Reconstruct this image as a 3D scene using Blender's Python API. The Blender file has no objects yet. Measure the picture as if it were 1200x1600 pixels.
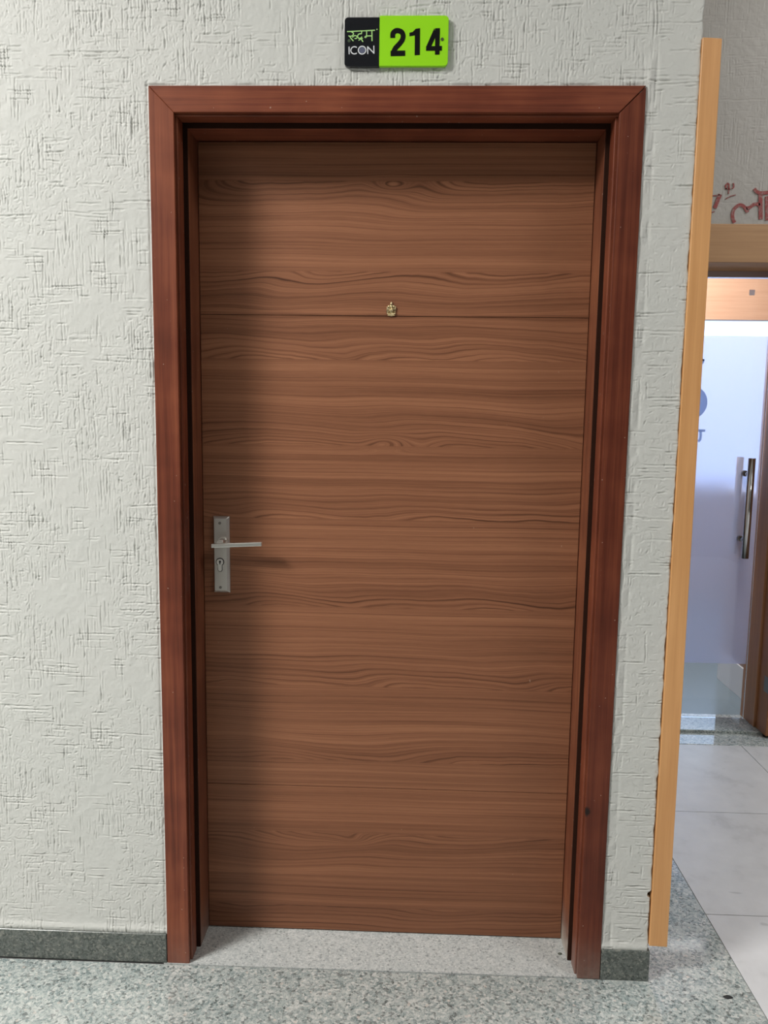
import bpy, bmesh, math, random
import numpy as np
from mathutils import Matrix, Vector

scene = bpy.context.scene
COL = scene.collection
rng = np.random.default_rng(214)
random.seed(214)

# ------------------------------------------------------------------ camera
F_PX = 1219.2
PITCH, YAW, ROLL = 0.1244, -0.0337, -0.0141
CAM = Vector((0.0514, -1.8275, 1.408))
cam_data = bpy.data.cameras.new('camera')
cam_data.sensor_fit = 'VERTICAL'
cam_data.sensor_height = 36.0
cam_data.lens = F_PX * 36.0 / 1600.0
cam_data.clip_start = 0.02
cam = bpy.data.objects.new('camera', cam_data)
COL.objects.link(cam)
fw = Vector((math.sin(YAW) * math.cos(PITCH), math.cos(YAW) * math.cos(PITCH), -math.sin(PITCH)))
r0 = Vector((math.cos(YAW), -math.sin(YAW), 0))
d0 = fw.cross(r0)
rt = r0 * math.cos(ROLL) + d0 * math.sin(ROLL)
dn = -r0 * math.sin(ROLL) + d0 * math.cos(ROLL)
mw = Matrix((rt, -dn, -fw)).transposed().to_4x4()
mw.translation = CAM
cam.matrix_world = mw
scene.camera = cam

# ------------------------------------------------------------------ world, lights, exposure
world = bpy.data.worlds.new('world')
scene.world = world
world.use_nodes = True
world.node_tree.nodes['Background'].inputs[0].default_value = (0.93, 1.0, 0.99, 1)
world.node_tree.nodes['Background'].inputs[1].default_value = 0.035

def area(name, loc, size, power, color=(1, 1, 1), rot=(0, 0, 0)):
    d = bpy.data.lights.new(name, 'AREA')
    d.shape = 'RECTANGLE'
    d.size, d.size_y = size
    d.energy = power
    d.color = color
    o = bpy.data.objects.new(name, d)
    o.location = loc
    o.rotation_euler = rot
    COL.objects.link(o)
    return o

area('ceiling_panel_light', (-3.30, -2.30, 4.0), (1.15, 1.15), 365, (1.0, 0.985, 0.955))
area('ceiling_panel_light', (2.6, -1.75, 4.0), (1.15, 1.15), 52, (1.0, 0.985, 0.97))
area('passage_fill_light', (3.1, 0.75, 3.9), (0.9, 0.9), 62, (0.97, 0.985, 1.0))  # added fill lamp without a known source, brightens the passage tiles and portal
area('office_ceiling_light', (1.35, 2.35, 2.75), (0.5, 0.5), 46, (1.0, 0.90, 0.82))
scene.view_settings.view_transform = 'Standard'
scene.view_settings.look = 'None'
scene.view_settings.exposure = 0.0
scene.view_settings.gamma = 1.0
scene.view_settings.use_curve_mapping = False

# ------------------------------------------------------------------ helpers
def link(o, parent=None, label=None, cat=None, group=None, kind=None):
    COL.objects.link(o)
    if parent: o.parent = parent
    if label: o['label'] = label
    if cat: o['category'] = cat
    if group: o['group'] = group
    if kind: o['kind'] = kind
    return o

def empty(name, loc=(0, 0, 0), **kw):
    o = bpy.data.objects.new(name, None)
    o.empty_display_size = 0.05
    o.location = loc
    return link(o, **kw)

def bm_obj(name, bm, mat, parent=None, smooth=False, **kw):
    me = bpy.data.meshes.new(name)
    bm.normal_update()
    bm.to_mesh(me)
    bm.free()
    me.materials.append(mat)
    if smooth:
        me.polygons.foreach_set('use_smooth', [True] * len(me.polygons))
    o = bpy.data.objects.new(name, me)
    link(o, parent, **kw)
    if parent is not None:
        # geometry is written in world coordinates
        o.matrix_parent_inverse = Matrix.Translation(parent.location).inverted()
    return o

def add_box(bm, x0, x1, y0, y1, z0, z1, bevel=0.0, seg=2):
    vs = [bm.verts.new(p) for p in ((x0, y0, z0), (x1, y0, z0), (x1, y1, z0), (x0, y1, z0),
                                    (x0, y0, z1), (x1, y0, z1), (x1, y1, z1), (x0, y1, z1))]
    fs = [bm.faces.new([vs[i] for i in f]) for f in ((0, 3, 2, 1), (4, 5, 6, 7), (0, 1, 5, 4), (1, 2, 6, 5), (2, 3, 7, 6), (3, 0, 4, 7))]
    if bevel > 0:
        es = list({e for f in fs for e in f.edges})
        bmesh.ops.bevel(bm, geom=es, offset=bevel, segments=seg, affect='EDGES', profile=0.5)
    return bm

def box(name, x0, x1, y0, y1, z0, z1, mat, parent=None, bevel=0.0, seg=2, **kw):
    bm = bmesh.new()
    add_box(bm, x0, x1, y0, y1, z0, z1, bevel, seg)
    return bm_obj(name, bm, mat, parent, **kw)

def add_prism(bm, pts, a, b, axis='y', bevel=0.0, seg=2):
    """extrude a 2D outline: axis y -> (x,z) outline, z -> (x,y) outline, x -> (y,z) outline"""
    def P(p, h):
        if axis == 'y': return (p[0], h, p[1])
        if axis == 'z': return (p[0], p[1], h)
        return (h, p[0], p[1])
    A = [bm.verts.new(P(p, a)) for p in pts]
    B = [bm.verts.new(P(p, b)) for p in pts]
    fs = [bm.faces.new(A), bm.faces.new(B[::-1])]
    n = len(pts)
    for i in range(n):
        fs.append(bm.faces.new((A[i], B[i], B[(i + 1) % n], A[(i + 1) % n])))
    bmesh.ops.recalc_face_normals(bm, faces=fs)
    if bevel > 0:
        es = list({e for f in fs for e in f.edges})
        bmesh.ops.bevel(bm, geom=es, offset=bevel, segments=seg, affect='EDGES', profile=0.5)
    return bm

def prism(name, pts, a, b, mat, parent=None, axis='y', bevel=0.0, seg=2, **kw):
    bm = bmesh.new()
    add_prism(bm, pts, a, b, axis, bevel, seg)
    return bm_obj(name, bm, mat, parent, **kw)

def add_cyl(bm, c, r, h, axis='y', n=24, r2=None):
    r2 = r if r2 is None else r2
    ax = {'x': Vector((1, 0, 0)), 'y': Vector((0, 1, 0)), 'z': Vector((0, 0, 1))}[axis]
    u = Vector((0, 0, 1)) if axis != 'z' else Vector((1, 0, 0))
    w = ax.cross(u)
    c = Vector(c)
    A = [bm.verts.new(c + (u * math.cos(t) + w * math.sin(t)) * r) for t in [2 * math.pi * i / n for i in range(n)]]
    B = [bm.verts.new(c + ax * h + (u * math.cos(t) + w * math.sin(t)) * r2) for t in [2 * math.pi * i / n for i in range(n)]]
    fs = [bm.faces.new(A[::-1]), bm.faces.new(B)]
    for i in range(n):
        f = bm.faces.new((A[i], A[(i + 1) % n], B[(i + 1) % n], B[i]))
        f.smooth = True
        fs.append(f)
    bmesh.ops.recalc_face_normals(bm, faces=fs)
    return bm

def smooth_path(pts, k=6):
    """Catmull-Rom through pts"""
    if len(pts) < 3: return pts
    P = [np.array(p, float) for p in pts]
    P = [2 * P[0] - P[1]] + P + [2 * P[-1] - P[-2]]
    out = []
    for i in range(1, len(P) - 2):
        for j in range(k):
            t = j / k
            a, b, c, d = P[i - 1], P[i], P[i + 1], P[i + 2]
            out.append(tuple(0.5 * (2 * b + (c - a) * t + (2 * a - 5 * b + 4 * c - d) * t * t + (3 * b - a - 3 * c + d) * t ** 3)))
    out.append(tuple(P[-2]))
    return out

def add_ribbon(bm, pts, width, y0, y1, closed=False):
    """flat stroke in the x-z plane, extruded from y0 (front) to y1"""
    pts = [np.array(p, float) for p in pts]
    n = len(pts)
    ws = width if hasattr(width, '__len__') else [width] * n
    L, R = [], []
    for i in range(n):
        a = pts[(i - 1) % n] if (closed or i > 0) else pts[i]
        b = pts[(i + 1) % n] if (closed or i < n - 1) else pts[i]
        if closed or 0 < i < n - 1:
            d1 = pts[i] - a; d2 = b - pts[i]
            d1 = d1 / (np.linalg.norm(d1) + 1e-12); d2 = d2 / (np.linalg.norm(d2) + 1e-12)
            t = d1 + d2
            t = t / (np.linalg.norm(t) + 1e-9)
            m = min(1.8, 1 / max(0.3, abs(t @ d1)))
        else:
            t = (b - a) / (np.linalg.norm(b - a) + 1e-12); m = 1
        nn = np.array([-t[1], t[0]]) * ws[i] * 0.5 * m
        L.append(pts[i] + nn); R.append(pts[i] - nn)
    vs = [[bm.verts.new((p[0], y, p[1])) for p in S] for S in (L, R) for y in (y0, y1)]
    lf, lb, rf, rb = vs
    fs = []
    rngi = range(n if closed else n - 1)
    for i in rngi:
        j = (i + 1) % n
        fs += [bm.faces.new((lf[i], lf[j], rf[j], rf[i])), bm.faces.new((lb[i], rb[i], rb[j], lb[j])),
               bm.faces.new((lf[i], lb[i], lb[j], lf[j])), bm.faces.new((rf[i], rf[j], rb[j], rb[i]))]
    if not closed:
        fs += [bm.faces.new((lf[0], rf[0], rb[0], lb[0])), bm.faces.new((lf[-1], lb[-1], rb[-1], rf[-1]))]
    bmesh.ops.recalc_face_normals(bm, faces=fs)
    return bm

def arc(cx, cz, rx, rz, a0, a1, n=20):
    return [(cx + rx * math.cos(math.radians(a0 + (a1 - a0) * i / n)), cz + rz * math.sin(math.radians(a0 + (a1 - a0) * i / n))) for i in range(n + 1)]

def raw_mesh(name, V, Fq, mat, smooth=True):
    """V (n,3) array, Fq (m,4) array"""
    me = bpy.data.meshes.new(name)
    me.vertices.add(len(V)); me.vertices.foreach_set('co', np.ascontiguousarray(V, np.float32).ravel())
    me.loops.add(Fq.size); me.loops.foreach_set('vertex_index', np.ascontiguousarray(Fq, np.int32).ravel())
    me.polygons.add(len(Fq))
    me.polygons.foreach_set('loop_start', np.arange(0, Fq.size, 4, dtype=np.int32))
    sm = np.ones(len(Fq), bool) if smooth is True else smooth
    me.polygons.foreach_set('use_smooth', sm)
    me.update(calc_edges=True)
    me.validate()
    me.materials.append(mat)
    return bpy.data.objects.new(name, me)

# ------------------------------------------------------------------ materials
class NT:
    def __init__(s, name):
        s.mat = bpy.data.materials.new(name)
        s.mat.use_nodes = True
        s.t = s.mat.node_tree
        s.b = s.t.nodes['Principled BSDF']
        s.out = s.t.nodes['Material Output']
        s._pos = None
    def n(s, typ, **kw):
        nd = s.t.nodes.new(typ)
        for k, v in kw.items(): setattr(nd, k, v)
        return nd
    def set(s, sock, v):
        if isinstance(v, bpy.types.NodeSocket): s.t.links.new(v, sock)
        elif v is not None: sock.default_value = v
    def pos(s):
        if s._pos is None:
            s._pos = s.n('ShaderNodeNewGeometry').outputs['Position']
        return s._pos
    def xyz(s):
        sp = s.n('ShaderNodeSeparateXYZ'); s.set(sp.inputs[0], s.pos()); return sp.outputs
    def vec(s, x, y, z):
        c = s.n('ShaderNodeCombineXYZ')
        for i, v in enumerate((x, y, z)): s.set(c.inputs[i], v)
        return c.outputs[0]
    def m(s, op, a, b=None, c=None, clamp=False):
        nd = s.n('ShaderNodeMath', operation=op, use_clamp=clamp)
        for i, v in enumerate((a, b, c)): s.set(nd.inputs[i], v)
        return nd.outputs[0]
    def scale(s, v, sc):
        nd = s.n('ShaderNodeVectorMath', operation='MULTIPLY'); s.set(nd.inputs[0], v); nd.inputs[1].default_value = sc; return nd.outputs[0]
    def dist(s, v, p):
        nd = s.n('ShaderNodeVectorMath', operation='DISTANCE'); s.set(nd.inputs[0], v); nd.inputs[1].default_value = p; return nd.outputs['Value']
    def noise(s, v, scale=5, detail=3, rough=0.5, dist=0.0, color=False):
        nd = s.n('ShaderNodeTexNoise'); s.set(nd.inputs['Vector'], v)
        nd.inputs['Scale'].default_value = scale; nd.inputs['Detail'].default_value = detail
        nd.inputs['Roughness'].default_value = rough; nd.inputs['Distortion'].default_value = dist
        return nd.outputs[1 if color else 0]
    def voro(s, v, scale, feature='F1', rand=1.0):
        nd = s.n('ShaderNodeTexVoronoi', feature=feature); s.set(nd.inputs['Vector'], v)
        nd.inputs['Scale'].default_value = scale; nd.inputs['Randomness'].default_value = rand
        return nd.outputs
    def ramp(s, f, stops, interp='LINEAR'):
        nd = s.n('ShaderNodeValToRGB'); cr = nd.color_ramp; cr.interpolation = interp
        while len(cr.elements) < len(stops): cr.elements.new(0.5)
        for e, (p, c) in zip(cr.elements, stops):
            e.position = p
            e.color = tuple(c) + (1,) if hasattr(c, '__len__') else (c, c, c, 1)
        s.set(nd.inputs[0], f)
        return nd.outputs[0]
    def val(s, c):
        nd = s.n('ShaderNodeSeparateColor'); s.set(nd.inputs[0], c); return nd.outputs[0]
    def mix(s, f, a, b, mode='MIX'):
        nd = s.n('ShaderNodeMix', data_type='RGBA', blend_type=mode)
        s.set(nd.inputs['Factor'], f)
        for k, v in ((6, a), (7, b)):
            if not isinstance(v, bpy.types.NodeSocket): v = tuple(v) + (1,)
            s.set(nd.inputs[k], v)
        return nd.outputs[2]
    def base(s, c, rough=0.5, **kw):
        s.set(s.b.inputs['Base Color'], c if isinstance(c, bpy.types.NodeSocket) else tuple(c) + (1,))
        s.set(s.b.inputs['Roughness'], rough)
        for k, v in kw.items(): s.set(s.b.inputs[k.replace('_', ' ')], v)
        return s
    def bump(s, h, strength=0.3, distance=0.002):
        nd = s.n('ShaderNodeBump'); nd.inputs['Strength'].default_value = strength; nd.inputs['Distance'].default_value = distance
        s.set(nd.inputs['Height'], h); s.set(s.b.inputs['Normal'], nd.outputs[0]); return s

def plain(name, c, rough=0.5, **kw):
    return NT(name).base(c, rough, **kw).mat

def mat_plaster(name, c1, c2):
    t = NT(name)
    n1 = t.noise(t.pos(), 3.0, 4, 0.6)
    n2 = t.noise(t.pos(), 60, 3, 0.6)
    col = t.mix(n1, c1, c2)
    specks = t.val(t.ramp(t.noise(t.pos(), 130, 2, 0.5), [(0.70, 0.0), (0.76, 1.0)]))
    col = t.mix(t.m('MULTIPLY', specks, 0.45), col, (0.30, 0.27, 0.24))
    t.base(col, 0.62)
    t.bump(n2, 0.35, 0.0015)
    return t.mat

PLASTER = mat_plaster('cream_textured_plaster', (0.585, 0.60, 0.565), (0.64, 0.635, 0.60))
PLASTER_B = mat_plaster('greyish_plaster', (0.40, 0.37, 0.34), (0.47, 0.44, 0.40))
PLAIN_WALL = plain('plain_wall_paint', (0.62, 0.60, 0.57), 0.7)
CEIL = plain('white_ceiling_paint', (0.75, 0.75, 0.74), 0.8)

def mat_laminate():
    """printed walnut laminate: straight fine grain, with flame figures that run out against print edges"""
    t = NT('walnut_laminate')
    o = t.xyz(); x, z = o[0], o[2]
    zn = t.m('DIVIDE', z, 2.1)
    # zones: (z low, z high, edge height, figure strength, tone)
    Z = [(0.000, 0.080, 0.082, 0.9, 0.80), (0.080, 0.160, None, 0, 0.84), (0.160, 0.292, 0.294, 1.0, 0.90),
         (0.292, 0.417, None, 0, 0.98), (0.417, 0.485, None, 0, 0.90), (0.485, 0.695, 0.485, 0.9, 0.97),
         (0.695, 0.905, 0.695, 0.8, 0.98), (0.905, 1.135, 0.905, 1.0, 1.0), (1.135, 1.3286, 1.135, 0.7, 1.0),
         (1.3286, 1.5385, 1.3286, 1.1, 1.02), (1.5385, 1.649, 1.5385, 1.1, 1.03), (1.649, 1.757, 1.757, 1.1, 1.03),
         (1.757, 1.969, 1.969, 1.0, 1.05), (1.969, 2.1, None, 0, 0.95)]
    dst, amp, tone, seed = [], [], [], []
    for i, (a, b, e, s, tn) in enumerate(Z):
        if e is None: d_a, d_b = 0.12, 0.12 + (b - a)
        else: d_a, d_b = abs(a - e), abs(b - e)
        dst += [(a / 2.1 + 1e-5, d_a * 4), (b / 2.1 - 1e-5, d_b * 4)]
        amp.append((a / 2.1, s * 0.5)); tone.append((a / 2.1, tn * 0.5)); seed.append((a / 2.1, ((i * 37) % 23) / 23))
    d = t.m('DIVIDE', t.val(t.ramp(zn, dst)), 4.0)
    a_ = t.m('MULTIPLY', t.val(t.ramp(zn, amp, 'CONSTANT')), 2.0)
    tn = t.m('MULTIPLY', t.val(t.ramp(zn, tone, 'CONSTANT')), 2.0)
    sd = t.m('MULTIPLY', t.val(t.ramp(zn, seed, 'CONSTANT')), 40.0)
    # sideways wander of the growth lines, dying out away from the edge
    w = t.noise(t.vec(t.m('ADD', t.m('MULTIPLY', x, 2.3), t.m('MULTIPLY', d, 4.0)), sd, 0.0), 1.0, 1, 0.4)
    w = t.m('SUBTRACT', w, 0.5)
    w2 = t.noise(t.vec(t.m('MULTIPLY', x, 14.0), sd, t.m('MULTIPLY', d, 8.0)), 1.0, 2, 0.5)
    w2 = t.m('SUBTRACT', w2, 0.5)
    decay = t.m('EXPONENT', t.m('MULTIPLY', d, -16.0))
    wob = t.m('ADD', t.m('MULTIPLY', w, 0.25), t.m('MULTIPLY', w2, 0.011))
    wob = t.m('MULTIPLY', t.m('MULTIPLY', wob, a_), decay)
    slow = t.m('MULTIPLY', t.m('SUBTRACT', t.noise(t.vec(t.m('MULTIPLY', x, 2.0), sd, 7.0), 1.0, 1, 0.5), 0.5), 0.010)
    r = t.m('ADD', t.m('ADD', d, wob), slow)
    # three printed knots
    for kx, kz, kw, kh, ka in ((-0.012, 1.340, 0.055, 0.020, -0.040), (-0.005, 1.960, 0.045, 0.016, -0.032), (-0.085, 0.268, 0.050, 0.016, -0.034)):
        ux = t.m('DIVIDE', t.m('SUBTRACT', x, kx), kw); uz = t.m('DIVIDE', t.m('SUBTRACT', z, kz), kh)
        q = t.m('EXPONENT', t.m('MULTIPLY', t.m('ADD', t.m('MULTIPLY', ux, ux), t.m('MULTIPLY', uz, uz)), -1.0))
        r = t.m('ADD', r, t.m('MULTIPLY', q, ka))
    # growth lines
    ph = t.m('ADD', t.m('MULTIPLY', r, 2 * math.pi / 0.0125), t.m('MULTIPLY', t.noise(t.vec(t.m('MULTIPLY', x, 1.5), t.m('MULTIPLY', r, 26.0), sd), 1.0, 2, 0.5), 7.0))
    sn = t.m('SINE', ph)
    line = t.m('POWER', t.m('MAXIMUM', t.m('ADD', t.m('MULTIPLY', sn, 0.5), 0.5), 0.0), 5.0)
    line = t.m('MULTIPLY', line, t.m('ADD', 0.10, t.m('MULTIPLY', decay, 0.75)))
    brk = t.noise(t.vec(t.m('MULTIPLY', x, 5.0), t.m('MULTIPLY', r, 60.0), sd), 1.0, 2, 0.6)
    line = t.m('MULTIPLY', line, t.m('MULTIPLY', brk, 1.7))
    # fine straight grain
    g1 = t.noise(t.vec(t.m('MULTIPLY', x, 1.1), t.m('MULTIPLY', r, 330.0), sd), 1.0, 4, 0.7)
    g2 = t.noise(t.vec(t.m('MULTIPLY', x, 0.55), t.m('MULTIPLY', r, 34.0), sd), 1.0, 3, 0.6)
    pore = t.noise(t.vec(t.m('MULTIPLY', x, 26.0), t.m('MULTIPLY', z, 900.0), sd), 1.0, 2, 0.6)
    hair = t.val(t.ramp(t.noise(t.vec(t.m('MULTIPLY', x, 0.8), t.m('MULTIPLY', r, 210.0), t.m('ADD', sd, 9.0)), 1.0, 2, 0.5), [(0.30, 1.0), (0.43, 0.0)]))
    f = t.m('ADD', t.m('MULTIPLY', g1, 0.52), t.m('MULTIPLY', g2, 0.66))
    f = t.m('SUBTRACT', f, t.m('MULTIPLY', hair, 0.17))
    f = t.m('ADD', f, t.m('MULTIPLY', pore, 0.18))
    f = t.m('SUBTRACT', f, t.m('MULTIPLY', line, 0.38))
    f = t.m('SUBTRACT', f, 0.13)
    col = t.ramp(f, [(0.12, (0.085, 0.032, 0.015)), (0.36, (0.185, 0.073, 0.036)), (0.58, (0.285, 0.119, 0.061)), (0.85, (0.41, 0.183, 0.094))])
    col = t.mix(1.0, col, t.vec(tn, tn, tn), 'MULTIPLY')
    # short pale scratches and paint flecks
    fl = t.noise(t.vec(t.m('MULTIPLY', x, 120.0), t.m('MULTIPLY', z, 45.0), 3.0), 1.0, 1, 0.5)
    fl = t.val(t.ramp(fl, [(0.815, 0.0), (0.835, 1.0)]))
    col = t.mix(t.m('MULTIPLY', fl, 0.45), col, (0.50, 0.38, 0.28))
    t.base(col, 0.46)
    t.b.inputs['Specular IOR Level'].default_value = 0.28
    t.bump(g1, 0.04, 0.0004)
    return t.mat
LAMINATE = mat_laminate()

def mat_mahogany(name, axis, mul=1.0, gb=1.0):
    """polished red-brown hardwood, grain along 'x' or 'z'"""
    t = NT(name)
    o = t.xyz(); x, y, z = o[0], o[1], o[2]
    if axis == 'z': v1 = t.vec(t.m('MULTIPLY', x, 75.0), t.m('MULTIPLY', y, 75.0), t.m('MULTIPLY', z, 1.6)); v2 = t.vec(t.m('MULTIPLY', x, 420.0), t.m('MULTIPLY', y, 420.0), t.m('MULTIPLY', z, 9.0))
    else: v1 = t.vec(t.m('MULTIPLY', x, 1.6), t.m('MULTIPLY', y, 75.0), t.m('MULTIPLY', z, 75.0)); v2 = t.vec(t.m('MULTIPLY', x, 9.0), t.m('MULTIPLY', y, 420.0), t.m('MULTIPLY', z, 420.0))
    g1 = t.noise(v1, 1.0, 3, 0.6, 0.4)
    g2 = t.noise(v2, 1.0, 2, 0.6)
    blot = t.noise(t.pos(), 5.0, 3, 0.6)
    f = t.m('ADD', t.m('MULTIPLY', g1, 0.6), t.m('ADD', t.m('MULTIPLY', g2, 0.22), t.m('MULTIPLY', blot, 0.55)))
    col = t.ramp(f, [(p, (mul * r_, mul * gb * g_, mul * gb * b_)) for p, r_, g_, b_ in ((0.42, 0.070, 0.018, 0.010), (0.66, 0.160, 0.041, 0.021), (0.90, 0.27, 0.080, 0.038))])
    # dust and cement splash at the foot
    foot = t.m('SUBTRACT', 1.0, t.m('DIVIDE', z, 0.15), clamp=True)
    splash = t.m('MULTIPLY', t.m('POWER', foot, 2.0), t.noise(t.pos(), 28, 4, 0.65))
    splash = t.m('MULTIPLY', splash, t.m('ADD', 0.40, t.m('MULTIPLY', t.m('GREATER_THAN', x, 0.0), 0.7)))
    inner = t.m('GREATER_THAN', y, 0.062)
    splash = t.m('MULTIPLY', splash, t.m('ADD', 0.55, t.m('MULTIPLY', inner, 1.5)), clamp=True)
    col = t.mix(splash, col, (0.42, 0.38, 0.33))
    # a black scuff and paint flecks
    sc = t.dist(t.scale(t.pos(), (1.0, 1.0, 0.62)), (0.4995, 0.0, 0.447 * 0.62))
    sc = t.m('ADD', sc, t.m('MULTIPLY', t.noise(t.pos(), 110, 2, 0.5), 0.006))
    col = t.mix(t.val(t.ramp(sc, [(0.0075, 1.0), (0.0105, 0.0)])), col, (0.012, 0.009, 0.008))
    fl = t.val(t.ramp(t.noise(t.pos(), 150, 0, 0.5), [(0.845, 0.0), (0.86, 1.0)]))
    col = t.mix(t.m('MULTIPLY', fl, 0.55), col, (0.55, 0.45, 0.38))
    t.base(col, 0.38)
    t.b.inputs['Specular IOR Level'].default_value = 0.28
    t.bump(g2, 0.10, 0.0006)
    return t.mat
MAHOG_V = mat_mahogany('mahogany_upright', 'z')
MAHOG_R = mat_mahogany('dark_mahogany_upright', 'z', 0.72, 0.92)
MAHOG_J = mat_mahogany('brown_mahogany_jamb', 'z', 1.05, 1.25)
MAHOG_H = mat_mahogany('mahogany_head', 'x')

def mat_oak(name, c1, c2, axis='z', rough=0.42):
    t = NT(name)
    o = t.xyz(); x, y, z = o[0], o[1], o[2]
    k = {'z': (60.0, 60.0, 2.0), 'x': (2.0, 60.0, 60.0)}[axis]
    g = t.noise(t.vec(*[t.m('MULTIPLY', a, b) for a, b in zip((x, y, z), k)]), 1.0, 4, 0.62, 0.3)
    b = t.noise(t.pos(), 3.0, 2, 0.5)
    f = t.m('ADD', t.m('MULTIPLY', g, 0.7), t.m('MULTIPLY', b, 0.3))
    t.base(t.ramp(f, [(0.3, c1), (0.72, c2)]), rough)
    t.bump(g, 0.06, 0.0005)
    return t.mat
OAK_TRIM = mat_oak('honey_veneer', (0.60, 0.29, 0.105), (0.78, 0.42, 0.175))
OAK_HEAD = mat_oak('honey_veneer_head', (0.42, 0.23, 0.11), (0.56, 0.33, 0.17), 'x', 0.7)
OAK_JAMB = mat_oak('brown_veneer', (0.34, 0.155, 0.070), (0.47, 0.235, 0.115))
OAK_JAMB2 = mat_oak('dark_orange_veneer', (0.24, 0.090, 0.030), (0.36, 0.145, 0.055))
OAK_PANEL = mat_oak('pale_veneer', (0.60, 0.36, 0.24), (0.74, 0.47, 0.33), 'x')

def mat_granite(name, cols, sc=1.0, rough=0.055, ior=1.85, blotch=0.5, spots=0.55):
    t = NT(name)
    p = t.pos()
    wv = t.noise(p, 90 * sc, 2, 0.5, color=True)
    nd = t.n('ShaderNodeVectorMath', operation='MULTIPLY_ADD')
    t.set(nd.inputs[0], wv); nd.inputs[1].default_value = (0.006, 0.006, 0.006); t.set(nd.inputs[2], p)
    pw = nd.outputs[0]
    v = t.voro(pw, 165 * sc)
    c1 = t.ramp(t.val(v['Color']), cols, 'CONSTANT')
    v2 = t.voro(pw, 420 * sc)
    c2 = t.ramp(t.val(v2['Color']), cols, 'CONSTANT')
    col = t.mix(0.36, c1, c2)
    n1 = t.noise(p, 26 * sc, 3, 0.6)
    col = t.mix(t.m('MULTIPLY', t.m('SUBTRACT', n1, 0.38, clamp=True), 2.0 * blotch, clamp=True), col, cols[-1][1])
    v3 = t.voro(p, 42 * sc)
    spot = t.m('MULTIPLY', t.m('LESS_THAN', v3['Distance'], 0.17), t.m('GREATER_THAN', t.val(v3['Color']), 0.62))
    col = t.mix(t.m('MULTIPLY', spot, spots), col, (0.66, 0.58, 0.52))
    t.base(col, rough)
    t.b.inputs['IOR'].default_value = ior
    return t.mat
GRANITE = mat_granite('grey_granite', [(0.0, (0.06, 0.075, 0.075)), (0.12, (0.17, 0.225, 0.225)), (0.34, (0.33, 0.385, 0.375)), (0.62, (0.46, 0.49, 0.47)), (0.86, (0.64, 0.65, 0.62))])
GRANITE_T = mat_granite('pale_granite', [(0.0, (0.17, 0.19, 0.19)), (0.07, (0.36, 0.39, 0.39)), (0.28, (0.47, 0.50, 0.49)), (0.6, (0.57, 0.59, 0.57)), (0.9, (0.67, 0.68, 0.66))], 1.35, 0.3, 1.5, 0.4, 0.0)
GRANITE_D = mat_granite('dark_green_granite', [(0.0, (0.05, 0.06, 0.055)), (0.25, (0.10, 0.115, 0.105)), (0.6, (0.155, 0.17, 0.155)), (0.9, (0.25, 0.25, 0.22))], 1.2, 0.25, 1.5, 0.25, 0.0)

def mat_tile():
    t = NT('white_vitrified_tile')
    n1 = t.noise(t.pos(), 3.2, 5, 0.62)
    n2 = t.noise(t.pos(), 14, 4, 0.6)
    f = t.m('ADD', t.m('MULTIPLY', n1, 0.65), t.m('MULTIPLY', n2, 0.35))
    col = t.ramp(f, [(0.30, (0.42, 0.42, 0.42)), (0.46, (0.58, 0.58, 0.585)), (0.7, (0.67, 0.67, 0.675))])
    sc = t.val(t.ramp(t.noise(t.scale(t.pos(), (1.0, 2.4, 1.0)), 11, 1, 0.5), [(0.74, 0.0), (0.79, 1.0)]))
    col = t.mix(t.m('MULTIPLY', sc, 0.35), col, (0.22, 0.22, 0.23))
    t.base(col, 0.28)
    return t.mat
TILE = mat_tile()
GROUT = plain('dark_grout', (0.13, 0.13, 0.13), 0.9)
CEMENT = plain('old_cement_smear', (0.46, 0.46, 0.42), 0.85)

def mat_metal(name, c, rough, brushed=False):
    t = NT(name)
    t.base(c, rough, Metallic=1.0)
    if brushed:
        o = t.xyz()
        g = t.noise(t.vec(t.m('MULTIPLY', o[0], 40.0), o[1], t.m('MULTIPLY', o[2], 900.0)), 1.0, 2, 0.6)
        t.set(t.b.inputs['Roughness'], t.m('ADD', rough - 0.08, t.m('MULTIPLY', g, 0.16)))
    return t.mat
STEEL = mat_metal('satin_nickel', (0.68, 0.65, 0.61), 0.42, True)
STEEL_L = mat_metal('polished_nickel', (0.86, 0.84, 0.80), 0.30)
CHROME = mat_metal('polished_steel', (0.62, 0.62, 0.62), 0.16)
BRASS = mat_metal('aged_brass', (0.66, 0.55, 0.33), 0.34)
BLACK = plain('black_hole', (0.008, 0.008, 0.008), 0.6)
RUBBER = plain('black_rubber', (0.015, 0.015, 0.015), 0.7)
SIGN_K = plain('sign_black_acrylic', (0.010, 0.011, 0.014), 0.22)
SIGN_G = plain('sign_lime_acrylic', (0.33, 0.78, 0.014), 0.30)
INK_K = plain('black_vinyl', (0.005, 0.005, 0.005), 0.6, Specular_IOR_Level=0.12)
INK_G = plain('pale_green_vinyl', (0.42, 0.72, 0.25), 0.4)
INK_W = plain('white_vinyl', (0.78, 0.80, 0.82), 0.4)
INK_V = plain('grey_violet_vinyl', (0.12, 0.13, 0.20), 0.4)
WHITE = plain('white_gloss_laminate', (0.78, 0.80, 0.82), 0.25)
BROWN = plain('brown_desk_front', (0.30, 0.20, 0.155), 0.4)
def mat_red():
    t = NT('faded_red_paint')
    n = t.noise(t.pos(), 120, 3, 0.7)
    t.base(t.ramp(n, [(0.36, (0.33, 0.20, 0.18)), (0.52, (0.30, 0.055, 0.05))]), 0.7)
    return t.mat
RED = mat_red()

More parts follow.
